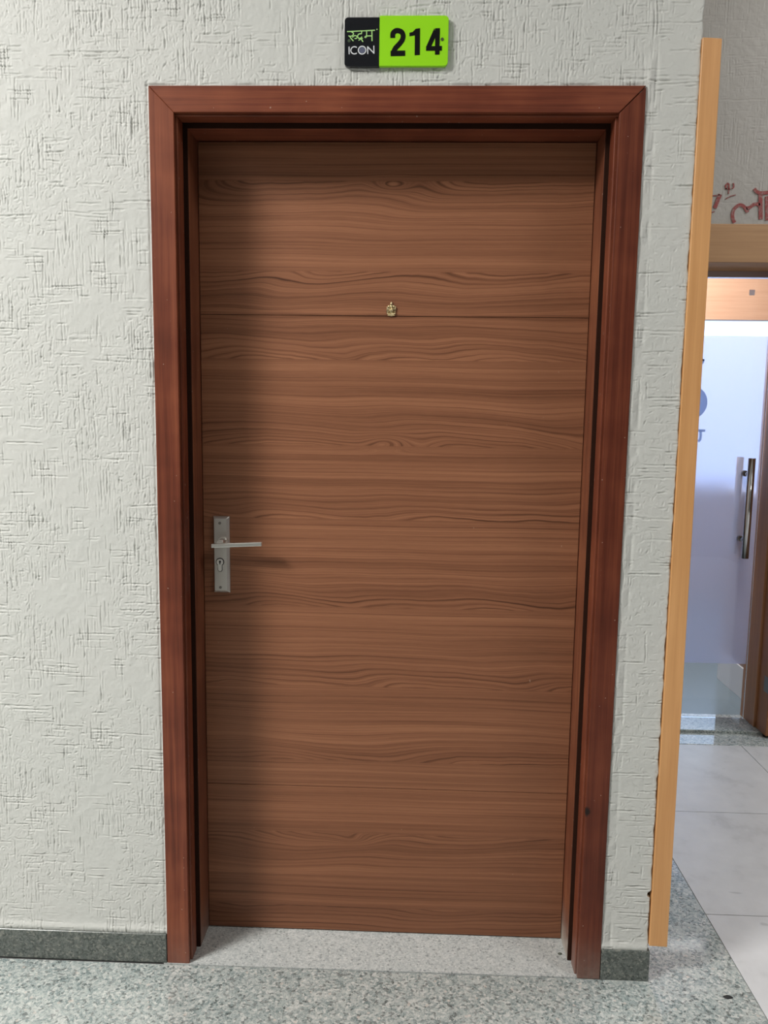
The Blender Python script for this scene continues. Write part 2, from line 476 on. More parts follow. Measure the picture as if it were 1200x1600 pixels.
def mat_glass():
    t = NT('clear_glass')
    t.t.nodes.remove(t.b)
    tr = t.n('ShaderNodeBsdfTransparent'); tr.inputs[0].default_value = (0.92, 0.95, 0.97, 1)
    gl = t.n('ShaderNodeBsdfGlossy'); gl.inputs['Roughness'].default_value = 0.01
    fr = t.n('ShaderNodeFresnel'); fr.inputs[0].default_value = 1.5
    mx = t.n('ShaderNodeMixShader')
    t.set(mx.inputs[0], fr.outputs[0]); t.set(mx.inputs[1], tr.outputs[0]); t.set(mx.inputs[2], gl.outputs[0])
    t.set(t.out.inputs[0], mx.outputs[0])
    return t.mat
GLASS = mat_glass()

def mat_film(name, c, clear, rough):
    """frosted film: scatters the light that comes through, with a blurred hint of what is behind"""
    t = NT(name)
    t.t.nodes.remove(t.b)
    tl = t.n('ShaderNodeBsdfTranslucent'); tl.inputs[0].default_value = tuple(c) + (1,)
    df = t.n('ShaderNodeBsdfDiffuse'); df.inputs[0].default_value = (0.50, 0.52, 0.55, 1)
    rf = t.n('ShaderNodeBsdfRefraction'); rf.inputs[0].default_value = tuple(c) + (1,)
    rf.inputs['Roughness'].default_value = rough; rf.inputs['IOR'].default_value = 1.12
    m1 = t.n('ShaderNodeMixShader'); m1.inputs[0].default_value = 0.16
    t.set(m1.inputs[1], tl.outputs[0]); t.set(m1.inputs[2], df.outputs[0])
    m2 = t.n('ShaderNodeMixShader'); m2.inputs[0].default_value = clear
    t.set(m2.inputs[1], m1.outputs[0]); t.set(m2.inputs[2], rf.outputs[0])
    t.set(t.out.inputs[0], m2.outputs[0])
    return t.mat
FILM = mat_film('frosted_film', (0.86, 0.88, 1.0), 0.66, 0.42)
FILM_MARK = mat_film('blue_grey_film', (0.74, 0.84, 0.98), 0.45, 0.34)

# ------------------------------------------------------------------ plaster relief
PX = 0.0018
HX0, HX1, HZ0, HZ1 = -2.4, 0.69, 0.0, 2.5
NXH, NZH = int((HX1 - HX0) / PX) + 1, int((HZ1 - HZ0) / PX) + 1

def blur_noise(shape, sigma_px, seed):
    r = np.random.default_rng(seed).standard_normal(shape)
    fz = np.fft.fftfreq(shape[0])[:, None]; fx = np.fft.rfftfreq(shape[1])[None, :]
    g = np.exp(-2 * (math.pi * sigma_px) ** 2 * (fz ** 2 + fx ** 2))
    o = np.fft.irfft2(np.fft.rfft2(r) * g, s=shape)
    return o / o.std()

def plaster_relief(nz, nx, strokes, seed, strip=None, depth=0.0021):
    """dragged-stone plaster: clusters of vertical and horizontal scores, crumbs and pits; metres, + = proud"""
    R = np.random.default_rng(seed)
    H = 0.00016 * blur_noise((nz, nx), 3.0, seed + 1) + 0.00015 * blur_noise((nz, nx), 14.0, seed + 2) + 0.00010 * blur_noise((nz, nx), 1.2, seed + 3)
    rough = blur_noise((nz, nx), 30.0, seed + 4)
    def score(i, j, L, vert, dep, wid, slope):
        n = int(L / PX)
        if n < 2: return
        k = np.arange(n)
        w = np.cumsum(R.standard_normal(n)) * 0.10
        c = slope * k + w - w.mean()
        fade = np.minimum(1, np.minimum(k + 1, n - k) / 4.0) * (0.75 + 0.25 * np.sin(k * R.uniform(0.1, 0.5) + R.uniform(0, 6)))
        off = np.arange(-5, 6)
        base = np.round(c).astype(int)
        fr = off[None, :] - (c - base)[:, None]
        prof = -np.exp(-(fr / wid) ** 2) + 0.30 * np.exp(-((np.abs(fr) - 2.2 * wid) / wid) ** 2)
        val = dep * fade[:, None] * prof
        if vert:
            ii = i + k[:, None] + 0 * off[None, :]; jj = j + base[:, None] + off[None, :]
        else:
            jj = j + k[:, None] + 0 * off[None, :]; ii = i + base[:, None] + off[None, :]
        ok = (ii >= 0) & (ii < nz) & (jj >= 0) & (jj < nx)
        np.add.at(H, (ii[ok], jj[ok]), val[ok])
    for s in range(strokes):
        i0, j0 = R.integers(0, nz), R.integers(0, nx)
        vert = R.random() < 0.60
        if strip is not None and j0 >= strip: vert = R.random() < 0.10
        m = R.integers(2, 7) if vert else R.integers(1, 4)
        if strip is not None and j0 >= strip: m = 1
        L = R.uniform(0.02, 0.085) if vert else R.uniform(0.03, 0.10)
        sp = R.uniform(3, 7)
        for q in range(m):
            a = int(q * sp + R.normal(0, 1.5)); b = int(R.normal(0, 7))
            l = L * R.uniform(0.4, 1.1)
            if vert: score(i0 + b, j0 + a, l, True, depth * R.uniform(0.35, 1.1), R.uniform(0.55, 0.85), R.normal(0, 0.015))
            else: score(i0 + a * 2, j0 + b, l, False, depth * R.uniform(0.5, 1.4), R.uniform(0.55, 0.9), R.normal(0, 0.03))
    for s in range(strokes * 19):
        i0, j0 = R.integers(0, nz), R.integers(0, nx)
        if strip is not None and j0 >= strip and R.random() < 0.55: continue
        if rough[i0, j0] < -0.6: continue
        score(i0, j0, R.uniform(0.004, 0.013), R.random() < 0.6, depth * R.uniform(0.4, 1.3), R.uniform(0.55, 0.9), R.normal(0, 0.45))
    return np.clip(H, -0.0030, 0.0022)

def grid_patch(V, Fq, xs, zs, Y, base):
    nx, nz = len(xs), len(zs)
    X, Zg = np.meshgrid(xs, zs)
    V.append(np.stack([X.ravel(), Y.ravel(), Zg.ravel()], 1))
    i = np.arange(nz - 1)[:, None] * nx + np.arange(nx - 1)[None, :]
    i = i.ravel() + base
    Fq.append(np.stack([i, i + 1, i + 1 + nx, i + nx], 1))
    return base + nx * nz

# ------------------------------------------------------------------ front wall
WY = 0.005          # mean plane of the plaster on the corridor face
XW = 0.6685         # free end of the wall
STRIP = int((0.551 - HX0) / PX)
RELIEF = plaster_relief(NZH, NXH, 5600, 5, strip=STRIP)
hx = HX0 + np.arange(NXH) * PX
hz = HZ0 + np.arange(NZH) * PX
# rounded plaster fillets against the skirting and beside the right casing
RELIEF += 0.0035 * np.exp(-((hz[:, None] - 0.088) / 0.010) ** 2)
bead = 0.0016 * np.exp(-((hx[None, :] - 0.5585) / 0.0065) ** 2) - 0.0013 * np.exp(-((hx[None, :] - 0.5735) / 0.0035) ** 2)
RELIEF += bead * (0.6 + 0.5 * blur_noise((NZH, 1), 6.0, 77))
RELIEF -= 0.0016 * np.exp(-((hx[None, :] + 0.5555) / 0.0028) ** 2) * (hz[:, None] < 2.14)
RELIEF -= 0.0014 * np.exp(-((hz[:, None] - 2.1325) / 0.0026) ** 2) * (np.abs(hx[None, :]) < 0.56) * np.clip(0.7 + blur_noise((1, NXH), 9.0, 78), 0, 2)

def front_wall():
    V, Fq, base = [], [], 0
    def idx(a, b, o, st=1): return np.arange(int(round((a - o) / PX)), int(round((b - o) / PX)) + 1, st)
    regs = [(-1.10, -0.5490, 0.078, 2.45, 1), (-0.5490, 0.5490, 2.1270, 2.45, 1), (0.5490, XW, 0.078, 2.45, 1), (-2.4, -1.10, 0.078, 2.45, 4)]
    for (a, b, c, d, st) in regs:
        jx, jz = idx(a, b, HX0, st), idx(c, d, HZ0, st)
        Y = WY - RELIEF[np.ix_(jz, jx)]
        xs = np.tile(hx[jx], (len(jz), 1)); zs = hz[jz]
        nx, nz = len(jx), len(jz)
        X, Zg = np.meshgrid(hx[jx], zs)
        if b == XW:      # ragged, chipped free edge turning back into the wall
            rg = 0.0011 * blur_noise((nz,), 5.0, 9) if False else 0.0011 * blur_noise((nz, 1), 4.0, 9)[:, 0]
            chip = 0.010 * np.exp(-(((zs - 0.231) / 0.008) ** 4))
            for k, wgt in ((1, 1.0), (2, 0.85), (3, 0.7), (4, 0.55), (5, 0.4), (6, 0.25)):
                X[:, -k] += (rg - chip) * wgt
            Y[:, -1] += 0.012
            Y[:, -2] += 0.0015
        if a == -0.5490 and c > 2: Y[0, :] += 0.012
        V.append(np.stack([X.ravel(), Y.ravel(), Zg.ravel()], 1))
        i = (np.arange(nz - 1)[:, None] * nx + np.arange(nx - 1)[None, :]).ravel() + base
        Fq.append(np.stack([i, i + 1, i + 1 + nx, i + nx], 1))
        base += nx * nz
    nq = sum(len(f) for f in Fq)
    def addbox(x0, x1, y0, y1, z0, z1):
        nonlocal base
        V.append(np.array([(x0, y0, z0), (x1, y0, z0), (x1, y1, z0), (x0, y1, z0), (x0, y0, z1), (x1, y0, z1), (x1, y1, z1), (x0, y1, z1)], float))
        Fq.append(np.array([(0, 3, 2, 1), (4, 5, 6, 7), (0, 1, 5, 4), (1, 2, 6, 5), (2, 3, 7, 6), (3, 0, 4, 7)]) + base)
        base += 8
    addbox(-2.4, -0.549, 0.012, 0.23, 0, 4.1)
    addbox(-0.549, 0.549, 0.010, 0.23, 2.118, 4.1)
    addbox(0.549, 0.655, 0.010, 0.23, 0, 4.1)
    addbox(-2.4, XW, 0.0045, 0.0105, 2.449, 4.1)
    addbox(XW, 4.2, 0.0045, 0.23, 2.44, 4.1)      # unseen wall over the passage mouth, added to shade the back wall
    V = np.concatenate(V); Fq = np.concatenate(Fq)
    sm = np.zeros(len(Fq), bool); sm[:nq] = True
    o = raw_mesh('wall_front', V, Fq, PLASTER, sm)
    link(o, None, 'cream wall with scored textured plaster around the brown door', 'wall', kind='structure')
    return o
front_wall()

box('wall_inner', 0.60, 0.655, 0.23, 1.60, 0, 4.1, PLAIN_WALL, label='side wall of the passage behind the front wall end', cat='wall', kind='structure')
box('wall_rear', -4.2, 4.2, -3.16, -3.10, 0, 4.1, plain('dark_opposite_wall', (0.17, 0.16, 0.15), 0.6), label='opposite corridor wall behind the viewer', cat='wall', kind='structure')
box('wall_left', -2.46, -2.40, 0.0, 1.60, 0, 4.1, PLAIN_WALL, label='wall closing the room behind the brown door', cat='wall', kind='structure')

# ------------------------------------------------------------------ floor
flo = box('floor', -4.2, 4.2, -3.1, 4.5, -0.05, -0.0035, GROUT, label='granite and white tile floor with dark joints', cat='floor', kind='structure')
prism('granite_slab', [(-4.2, -3.1), (0.9172, -3.1), (0.9172, 1.470), (0.672, 1.470), (0.672, 0.0), (0.4865, -0.0005), (-0.4865, -0.0055), (-4.2, -0.0055)], -0.02, 0.0, GRANITE, flo, 'z', label='polished grey speckled granite floor slab')
prism('threshold_slab', [(-0.56, -0.0020), (-0.4865, -0.0020), (0.4865, 0.0035), (0.56, 0.0035), (0.56, 0.228), (-0.56, 0.228)], -0.02, 0.0008, GRANITE_T, flo, 'z', label='pale granite slab under the door')
tile0 = None
for i in range(4):
    for j in range(7):
        x0, x1 = 0.9195 + i * 0.591, 0.9195 + i * 0.591 + 0.589
        y0 = -2.686 + j * 0.5935
        t = box('tile', x0, x1 - 0.0006, y0, y0 + 0.5908, -0.015, 0.0, TILE, flo)
box('granite_strip', 0.672, 3.2, 1.472, 1.598, -0.015, 0.0, GRANITE, flo, 0.001, 1)
box('granite_sill', 0.86, 1.66, 1.600, 1.80, -0.015, 0.012, GRANITE, flo, 0.003, 2)
box('office_floor_slab', 0.2, 3.2, 1.80, 4.45, -0.015, 0.002, plain('blue_grey_office_floor', (0.20, 0.26, 0.29), 0.25), flo)
# cement smear and two dirt lumps on the granite
def blob(name, cx, cy, rx, ry, h, mat, z=0.0, n=14, seed=1, **kw):
    R = random.Random(seed)
    bm = bmesh.new()
    rings = []
    for k, (s, hh) in enumerate(((1.0, 0.0), (0.8, 0.6), (0.4, 1.0))):
        rings.append([bm.verts.new((cx + rx * s * math.cos(2 * math.pi * i / n) * (1 + 0.18 * math.sin(i * 2.7 + seed)), cy + ry * s * math.sin(2 * math.pi * i / n) * (1 + 0.15 * math.cos(i * 1.9)), z + h * hh)) for i in range(n)])
    for a, b in zip(rings, rings[1:]):
        for i in range(n): bm.faces.new((a[i], a[(i + 1) % n], b[(i + 1) % n], b[i]))
    bm.faces.new(rings[-1])
    return bm_obj(name, bm, mat, smooth=True, **kw)
blob('dirt_crumb', 0.853, -0.045, 0.012, 0.006, 0.004, RUBBER, seed=3, label='black crumb of dirt lying on the granite floor', cat='dirt')
blob('dirt_crumb', 0.468, 0.0885, 0.0055, 0.0045, 0.003, plain('grey_dirt', (0.10, 0.11, 0.09), 0.8), z=0.0008, seed=5, label='grey crumb of dirt on the pale slab beside the right jamb', cat='dirt')

# skirting
box('baseboard_left', -2.4, -0.5525, -0.0010, 0.02, 0.0, 0.0795, GRANITE_D, bevel=0.0012, seg=1, label='dark green granite skirting left of the door', cat='skirting', kind='structure')
box('baseboard_right', 0.5525, 0.6725, -0.0010, 0.02, 0.0, 0.0815, GRANITE_D, bevel=0.0012, seg=1, label='short dark green granite skirting right of the door', cat='skirting', kind='structure')

# ceiling
box('ceiling', -4.2, 4.2, -3.1, 1.60, 4.1, 4.16, CEIL, label='white corridor ceiling above the frame', cat='ceiling', kind='structure')

# ------------------------------------------------------------------ door frame
XO, XI, ZO, ZI = 0.5511, 0.4945, 2.130, 2.0733
fr = empty('trim_1', (0, 0, 0), label='red brown polished wooden frame of door 214', cat='door frame', kind='structure')
g = 0.0011
prism('casing', [(-XO, 0), (-XI, 0), (-XI, ZI), (-XO, ZO)], 0.0, 0.0105, MAHOG_V, fr, bevel=0.0016, seg=2)
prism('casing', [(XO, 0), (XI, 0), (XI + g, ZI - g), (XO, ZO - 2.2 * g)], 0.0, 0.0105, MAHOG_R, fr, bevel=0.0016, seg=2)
prism('casing', [(-XO, ZO), (XO, ZO), (XI, ZI), (-XI, ZI)], 0.0, 0.0105, MAHOG_H, fr, bevel=0.0016, seg=2)
for s in (-1, 1):
    a, b = sorted((s * 0.4900, s * 0.5485))
    box('post', a, b, 0.0140, 0.055, 0.0008, 2.0695, MAHOG_V, fr, 0.0025, 3)
    a, b = sorted((s * 0.528, s * 0.5485))
    box('groove_back', a, b, 0.055, 0.068, 0.0008, 2.1000, MAHOG_V, fr)
    a, b = sorted((s * 0.4820, s * 0.5485))
    box('jamb', a, b, 0.068, 0.2, 0.0008, 2.0610, MAHOG_J, fr, 0.0015, 2)
GROOVE_SHADE = plain('dark_groove_shade', (0.032, 0.012, 0.007), 0.8, Specular_IOR_Level=0.1)  # near-black brown that paints in the shade of the frame groove
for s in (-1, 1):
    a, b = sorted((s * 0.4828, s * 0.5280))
    box('groove_shade_strip', a, b, 0.0645, 0.0682, 0.001, 2.0618, GROOVE_SHADE, fr)  # dark strip before the jamb, stands in for shade in the groove
box('groove_shade_strip', -0.5280, 0.5280, 0.0645, 0.0682, 2.0618, 2.1000, GROOVE_SHADE, fr)
box('post', -0.5485, 0.5485, 0.0140, 0.055, 2.0695, 2.118, MAHOG_H, fr, 0.0025, 3)
box('groove_back', -0.5485, 0.5485, 0.055, 0.068, 2.100, 2.118, MAHOG_H, fr)
box('jamb', -0.5485, 0.5485, 0.068, 0.2, 2.0610, 2.118, MAHOG_H, fr, 0.0015, 2)

# ------------------------------------------------------------------ brown door
DY = 0.1474
dr = empty('door_1', (0, DY, 0), label='closed walnut laminate door with lever handle under the 214 sign', cat='door', kind='structure')
for z0, z1 in ((0.0042, 0.4164), (0.4176, 1.6486), (1.6498, 2.0588)):
    box('door_panel', -0.4805, 0.4805, DY, DY + 0.035, z0, z1, LAMINATE, dr, 0.0006, 1)
box('door_core', -0.4800, 0.4800, DY + 0.0022, DY + 0.033, 0.0045, 2.058, plain('dark_door_core', (0.03, 0.018, 0.012), 0.8), dr)
# lock plate
LX0, LX1, LZ0, LZ1 = -0.4545, -0.4118, 0.9430, 1.1430
bm = bmesh.new()
y_b, y_f = DY, DY - 0.009
o_ = [(LX0, LZ0), (LX1, LZ0), (LX1, LZ1), (LX0, LZ1)]
inx, inz = 0.0055, 0.006
i_ = [(LX0 + inx * 0.6, LZ0 + inz), (LX1 - inx * 1.3, LZ0 + inz), (LX1 - inx * 1.3, LZ1 - inz), (LX0 + inx * 0.6, LZ1 - inz)]
va = [bm.verts.new((p[0], y_b, p[1])) for p in o_]
vm = [bm.verts.new((p[0], y_b - 0.003, p[1])) for p in o_]
vf = [bm.verts.new((p[0], y_f, p[1])) for p in i_]
for A, B in ((va, vm), (vm, vf)):
    for i in range(4): bm.faces.new((A[i], A[(i + 1) % 4], B[(i + 1) % 4], B[i]))
bm.faces.new(vf); bm.faces.new(va[::-1])
bmesh.ops.recalc_face_normals(bm, faces=bm.faces[:])
bmesh.ops.bevel(bm, geom=bm.edges[:], offset=0.0006, segments=1, affect='EDGES')
plate = bm_obj('lock_plate', bm, STEEL, dr, label='satin nickel lock plate')
def sub(name, bm, mat, **kw):
    o = bm_obj(name, bm, mat, plate, **kw)
    o.matrix_parent_inverse = Matrix.Identity(4)
    return o
# parts of the plate share its coordinates (door_1 carries the offset already)
# lever: neck + flat tapered blade
bm = bmesh.new()
add_cyl(bm, (-0.4275, DY - 0.044, 1.0790), 0.0085, 0.038, 'y', 20)
add_cyl(bm, (-0.4275, DY - 0.013, 1.0790), 0.0125, 0.006, 'y', 24)
add_prism(bm, [(-0.4475, 0.0905), (-0.3195, 0.0935), (-0.3175, 0.1015), (-0.3240, 0.1060), (-0.3900, 0.1080), (-0.4120, 0.1125), (-0.4200, 0.1180), (-0.4350, 0.1180), (-0.4430, 0.1030)], 1.0690, 1.0790, 'z', 0.0014, 2)
for v in bm.verts:
    if v.co.x > -0.43 and v.co.y < 0.119: v.co.z += 0.0065 * (v.co.x + 0.43) / 0.11
lever = sub('lever_handle', bm, STEEL_L, label='shiny flat lever handle')
for zz in (1.1255, 0.9575):
    bm = bmesh.new()
    add_cyl(bm, (-0.4360, y_f - 0.0012, zz), 0.0036, 0.002, 'y', 16)
    add_box(bm, -0.4390, -0.4330, y_f - 0.0016, y_f - 0.001, zz - 0.0006, zz + 0.0006)
    sub('screw', bm, mat_metal('dark_screw', (0.28, 0.26, 0.24), 0.4))
cz, cx = 1.0245, -0.4362
prof = arc(cx, cz, 0.0088, 0.0088, -55, 235, 20) + arc(cx, cz - 0.019, 0.0050, 0.0050, 180, 360, 10)
bm = bmesh.new(); add_prism(bm, arc(cx, cz, 0.0108, 0.0108, -58, 238, 20) + arc(cx, cz - 0.0195, 0.0064, 0.0064, 180, 360, 10), y_f - 0.0004, y_f + 0.001)
sub('cylinder_gap', bm, BLACK)
bm = bmesh.new(); add_prism(bm, prof, y_f - 0.0032, y_f + 0.001, bevel=0.0005, seg=1)
sub('lock_cylinder', bm, STEEL_L)
bm = bmesh.new(); add_prism(bm, arc(cx + 0.0005, cz + 0.001, 0.0026, 0.0030, 0, 360, 12)[:-1], y_f - 0.0038, y_f - 0.003)
add_box(bm, cx - 0.0007, cx + 0.0014, y_f - 0.0038, y_f - 0.003, cz - 0.006, cz - 0.001)
sub('keyhole', bm, BLACK)

# small brass deity emblem on the door
bm = bmesh.new()
ex, ez, ey = -0.0040, 1.6655, DY
def ball(dx, dz, rx, rz, ry=0.003, dy=0.0, seg=12):
    bmesh.ops.create_uvsphere(bm, u_segments=seg, v_segments=8, radius=1.0, matrix=Matrix.Translation((ex + dx, ey - 0.0015 - dy, ez + dz)) @ Matrix.Diagonal((rx, ry, rz, 1)))
def rod(pts, r, dy=0.0015):
    for p in smooth_path(pts, 5): ball(p[0], p[1], r, r, r, dy, 8)
add_prism(bm, [(ex + a, ez + b) for a, b in smooth_path([(0, 0.0175), (0.0045, 0.011), (0.0115, 0.004), (0.0125, -0.006), (0.008, -0.0135), (0, -0.0165), (-0.008, -0.0135), (-0.0125, -0.006), (-0.0105, 0.005), (-0.0045, 0.011), (0, 0.0175)], 4)[:-1]], ey - 0.0016, ey, bevel=0.0)
ball(0, 0.0135, 0.0030, 0.0048, 0.0035)           # crown
ball(0, 0.0175, 0.0012, 0.0018, 0.002)
ball(0, 0.0070, 0.0042, 0.0042, 0.0045)           # head
ball(-0.0062, 0.0068, 0.0030, 0.0036); ball(0.0062, 0.0068, 0.0030, 0.0036)   # ears
ball(0, -0.0040, 0.0058, 0.0064, 0.0045)          # belly
rod([(0.0005, 0.0050), (0.0020, 0.0010), (0.0005, -0.0030), (-0.0030, -0.0030)], 0.0014, 0.0045)   # trunk
rod([(-0.004, 0.002), (-0.0095, 0.0005), (-0.0100, 0.0055)], 0.0013)
rod([(0.004, 0.002), (0.0095, 0.0005), (0.0105, 0.0060)], 0.0013)
rod([(-0.004, -0.001), (-0.0090, -0.0060)], 0.0013); rod([(0.004, -0.001), (0.0090, -0.0050)], 0.0013)
rod([(-0.0095, -0.0100), (-0.003, -0.0125), (0.004, -0.0105)], 0.0018); rod([(0.0095, -0.0095), (0.003, -0.0125), (-0.003, -0.0130)], 0.0018)
rod([(-0.008, -0.0140), (0, -0.0158), (0.008, -0.0140)], 0.0012)
bm_obj('brass_emblem', bm, BRASS, smooth=True, label='small brass deity emblem on the door just above its upper groove', cat='ornament')

# ------------------------------------------------------------------ number sign
sign = empty('number_sign', (0.0025, WY, 2.166), label='black and lime green number sign reading 214 above the door', cat='sign')
SX, SZ = 0.2275 / 745, 0.105 / 365
def S(X, Y): return (-0.1112 + (X - 180) * SX, 2.2715 - (Y - 120) * SZ)
def sg(name, bm, mat, parent=sign, **kw): return bm_obj(name, bm, mat, parent, **kw)
r = 26
def rounded(x0, x1, y0, y1, tl, tr_, br, bl):
    out = []
    def cor(cx_, cy_, a0, rr):
        if rr: out.extend([S(cx_ + rr * math.cos(math.radians(a0 + 15 * k)), cy_ - rr * math.sin(math.radians(a0 + 15 * k))) for k in range(7)])
        else: out.append(S(cx_, cy_))
    cor(x1 - tr_, y0 + tr_, 0, tr_); cor(x0 + tl, y0 + tl, 90, tl); cor(x0 + bl, y1 - bl, 180, bl); cor(x1 - br, y1 - br, 270, br)
    return out
YS0, YS1 = -0.0055, 0.0035
bm = bmesh.new(); add_prism(bm, rounded(180, 431, 131, 484, r, 0, 0, r), YS0, YS1, bevel=0.0006, seg=1)
kp = sg('black_panel', bm, SIGN_K)
bm = bmesh.new(); add_prism(bm, rounded(431, 924, 120, 480, 0, r + 4, r + 4, 0), YS0, YS1, bevel=0.0006, seg=1)
gp = sg('green_panel', bm, SIGN_G)
def glyph(name, strokes, mat, parent, y=YS0, **kw):
    bm = bmesh.new()
    for k, (pts, w) in enumerate(strokes): add_ribbon(bm, [S(*p) for p in pts], w * SX, y - 0.0005 - k * 0.00006, y + 0.0003)
    o = bm_obj(name, bm, mat, parent, **kw)
    o.matrix_parent_inverse = Matrix.Identity(4)
    return o
def poly_glyph(name, outlines, mat, parent):
    bm = bmesh.new()
    for k, ol in enumerate(outlines): add_prism(bm, [S(*p) for p in ol], YS0 - 0.0005 - k * 0.00006, YS0 + 0.0003)
    o = bm_obj(name, bm, mat, parent)
    o.matrix_parent_inverse = Matrix.Identity(4)
    return o
glyph('digit', [(smooth_path([(526, 280), (527, 248), (546, 230), (567, 229), (590, 240), (600, 265), (594, 295), (572, 325), (545, 355), (533, 384), (530, 394)], 5), 35), ([(512, 391), (617, 389)], 36)], INK_K, gp)
poly_glyph('digit', [[(690, 215), (720, 211), (722, 402), (685, 404), (684, 262), (646, 268), (645, 243), (668, 238)]], INK_K, gp)
poly_glyph('digit', [[(828, 212), (862, 211), (862, 342), (830, 342)], [(822, 212), (836, 262), (802, 342), (767, 342)], [(766, 340), (879, 338), (879, 371), (766, 372)], [(830, 370), (863, 370), (863, 399), (831, 400)]], INK_K, gp)
for (X, Y, p, mt) in ((880, 290, gp, plain('dull_screw', (0.06, 0.08, 0.03), 0.5)), (213, 300, kp, plain('dull_screw_dark', (0.06, 0.09, 0.05), 0.4))):
    bm = bmesh.new(); q = S(X, Y); add_cyl(bm, (q[0], YS0 - 0.0012, q[1]), 11 * SX, 0.0015, 'y', 14)
    o = bm_obj('screw', bm, mt, p); o.matrix_parent_inverse = Matrix.Identity(4)
sm_ = lambda *p: smooth_path(list(p), 5)
glyph('letter', [([(198, 234), (272, 231)], 7), (sm_((226, 233), (243, 246), (238, 262), (222, 268), (208, 264)), 7), (sm_((216, 266), (228, 284), (244, 302)), 7), (sm_((236, 276), (252, 263), (268, 268), (266, 283), (252, 284)), 6)], INK_G, kp)
glyph('letter', [([(272, 231), (326, 229)], 7), ([(303, 230), (302, 250)], 7), (sm_((302, 250), (283, 252), (274, 266), (282, 282), (298, 280), (305, 270)), 7), (sm_((296, 281), (306, 296), (313, 308)), 7), ([(311, 281), (281, 297)], 6)], INK_G, kp)
glyph('letter', [([(326, 229), (398, 225)], 7), ([(376, 227), (378, 302)], 8), (sm_((338, 229), (338, 262), (334, 276), (326, 274), (333, 266)), 7), ([(336, 266), (376, 265)], 7)], INK_G, kp)
glyph('dot', [([(408, 219), (416, 219)], 7)], INK_G, kp)
glyph('letter', [([(213, 342), (214, 396)], 7)], INK_W, kp)
glyph('letter', [(arc(252, 368, 26, 26, 50, 310, 18), 7)], INK_W, kp)
glyph('letter', [(arc(307, 367, 27, 28, 0, 360, 26), 7)], INK_W, kp)
poly_glyph('letter_fill', [[(307 + 21 * math.cos(a), 367 + 22 * math.sin(a)) for a in [2 * math.pi * k / 20 for k in range(20)]]], INK_V, kp)
glyph('letter', [([(348, 394), (347, 341)], 7), ([(345, 341), (394, 390)], 7), ([(393, 392), (391, 335)], 7)], INK_W, kp)

# ------------------------------------------------------------------ honey wood edging on the wall end
prism('trim_3', [(0.6700, 0.0960), (0.7145, 0.0945), (0.7080, 2.2262), (0.6665, 2.2285)], 0.0, 0.16, OAK_TRIM, bevel=0.0012, seg=1, label='tall honey coloured wooden edging board on the wall end', cat='trim', kind='structure')

# ------------------------------------------------------------------ back wall with the office portal
BY = 1.556
def back_wall():
    nx, nz = int(1.2 / PX / 1.5), int(1.0 / PX / 1.5)
    Hb = plaster_relief(nz, nx, 260, 31, depth=0.0009)
    xs = 0.95 + np.arange(nx) * PX * 1.5; zs = 2.19 + np.arange(nz) * PX * 1.5
    V, Fq = [], []
    base = grid_patch(V, Fq, xs, zs, BY - Hb, 0)
    nq = len(Fq[0])
    def addbox(x0, x1, y0, y1, z0, z1):
        nonlocal base
        V.append(np.array([(x0, y0, z0), (x1, y0, z0), (x1, y1, z0), (x0, y1, z0), (x0, y0, z1), (x1, y0, z1), (x1, y1, z1), (x0, y1, z1)], float))
        Fq.append(np.array([(0, 3, 2, 1), (4, 5, 6, 7), (0, 1, 5, 4), (1, 2, 6, 5), (2, 3, 7, 6), (3, 0, 4, 7)]) + base)
        base += 8
    addbox(-2.4, 3.2, BY + 0.006, 1.80, 2.19, 4.1)
    addbox(-2.4, 0.80, BY, 1.80, 0, 2.19)
    addbox(0.60, 0.95, BY, BY + 0.01, 2.19, 4.1)
    addbox(1.80, 3.2, BY, 1.80, 0, 2.19)
    addbox(xs[-1], 3.2, BY, BY + 0.01, 2.19, 4.1)
    sm = np.zeros(sum(len(f) for f in Fq), bool); sm[:nq] = True
    o = raw_mesh('wall_back', np.concatenate(V), np.concatenate(Fq), PLASTER_B, sm)
    link(o, None, 'greyish plaster wall with faded red writing above the office doorway', 'wall', kind='structure')
    return o
wb = back_wall()
def on_plane(u, v, y):
    """photo pixel -> point of the plane y = const that it shows"""
    d = fw + rt * ((u - 600) / F_PX) + dn * ((v - 800) / F_PX)
    return CAM + d * ((y - CAM.y) / d.y)
def red_pts(*ab):
    out = []
    for a, b in ab:
        p = on_plane(1040 + a / 7.5, 240 + b / 7.5, BY - 0.002)
        out.append((p.x, p.z))
    return out
def red(strokes):
    bm = bmesh.new()
    for pts, w in strokes: add_ribbon(bm, smooth_path(red_pts(*pts), 4), w * 0.00040, BY - 0.0028, BY - 0.0005)
    bm_obj('painted_letter', bm, RED, wb)
red([([(540, 690), (575, 680)], 8), ([(545, 495), (600, 490), (640, 482)], 9), ([(640, 478), (618, 530), (596, 590), (575, 640)], 38)])
red([([(735, 345), (705, 375), (712, 415)], 16), ([(740, 350), (742, 400), (738, 470)], 14), ([(795, 345), (798, 390), (780, 410)], 15), ([(700, 410), (760, 415)], 9), ([(705, 530), (760, 500), (820, 485)], 9)])
red([([(810, 808), (790, 770), (786, 700), (812, 640), (865, 602), (915, 618), (945, 660), (960, 690)], 33), ([(945, 640), (985, 632), (1030, 598), (1075, 590), (1100, 610)], 33)])
red([([(1112, 478), (1112, 600), (1114, 700), (1113, 770)], 40), ([(1040, 410), (1065, 445), (1115, 462), (1200, 455), (1260, 450)], 34)])
red([([(1190, 500), (1190, 600), (1192, 700), (1192, 780)], 40)])

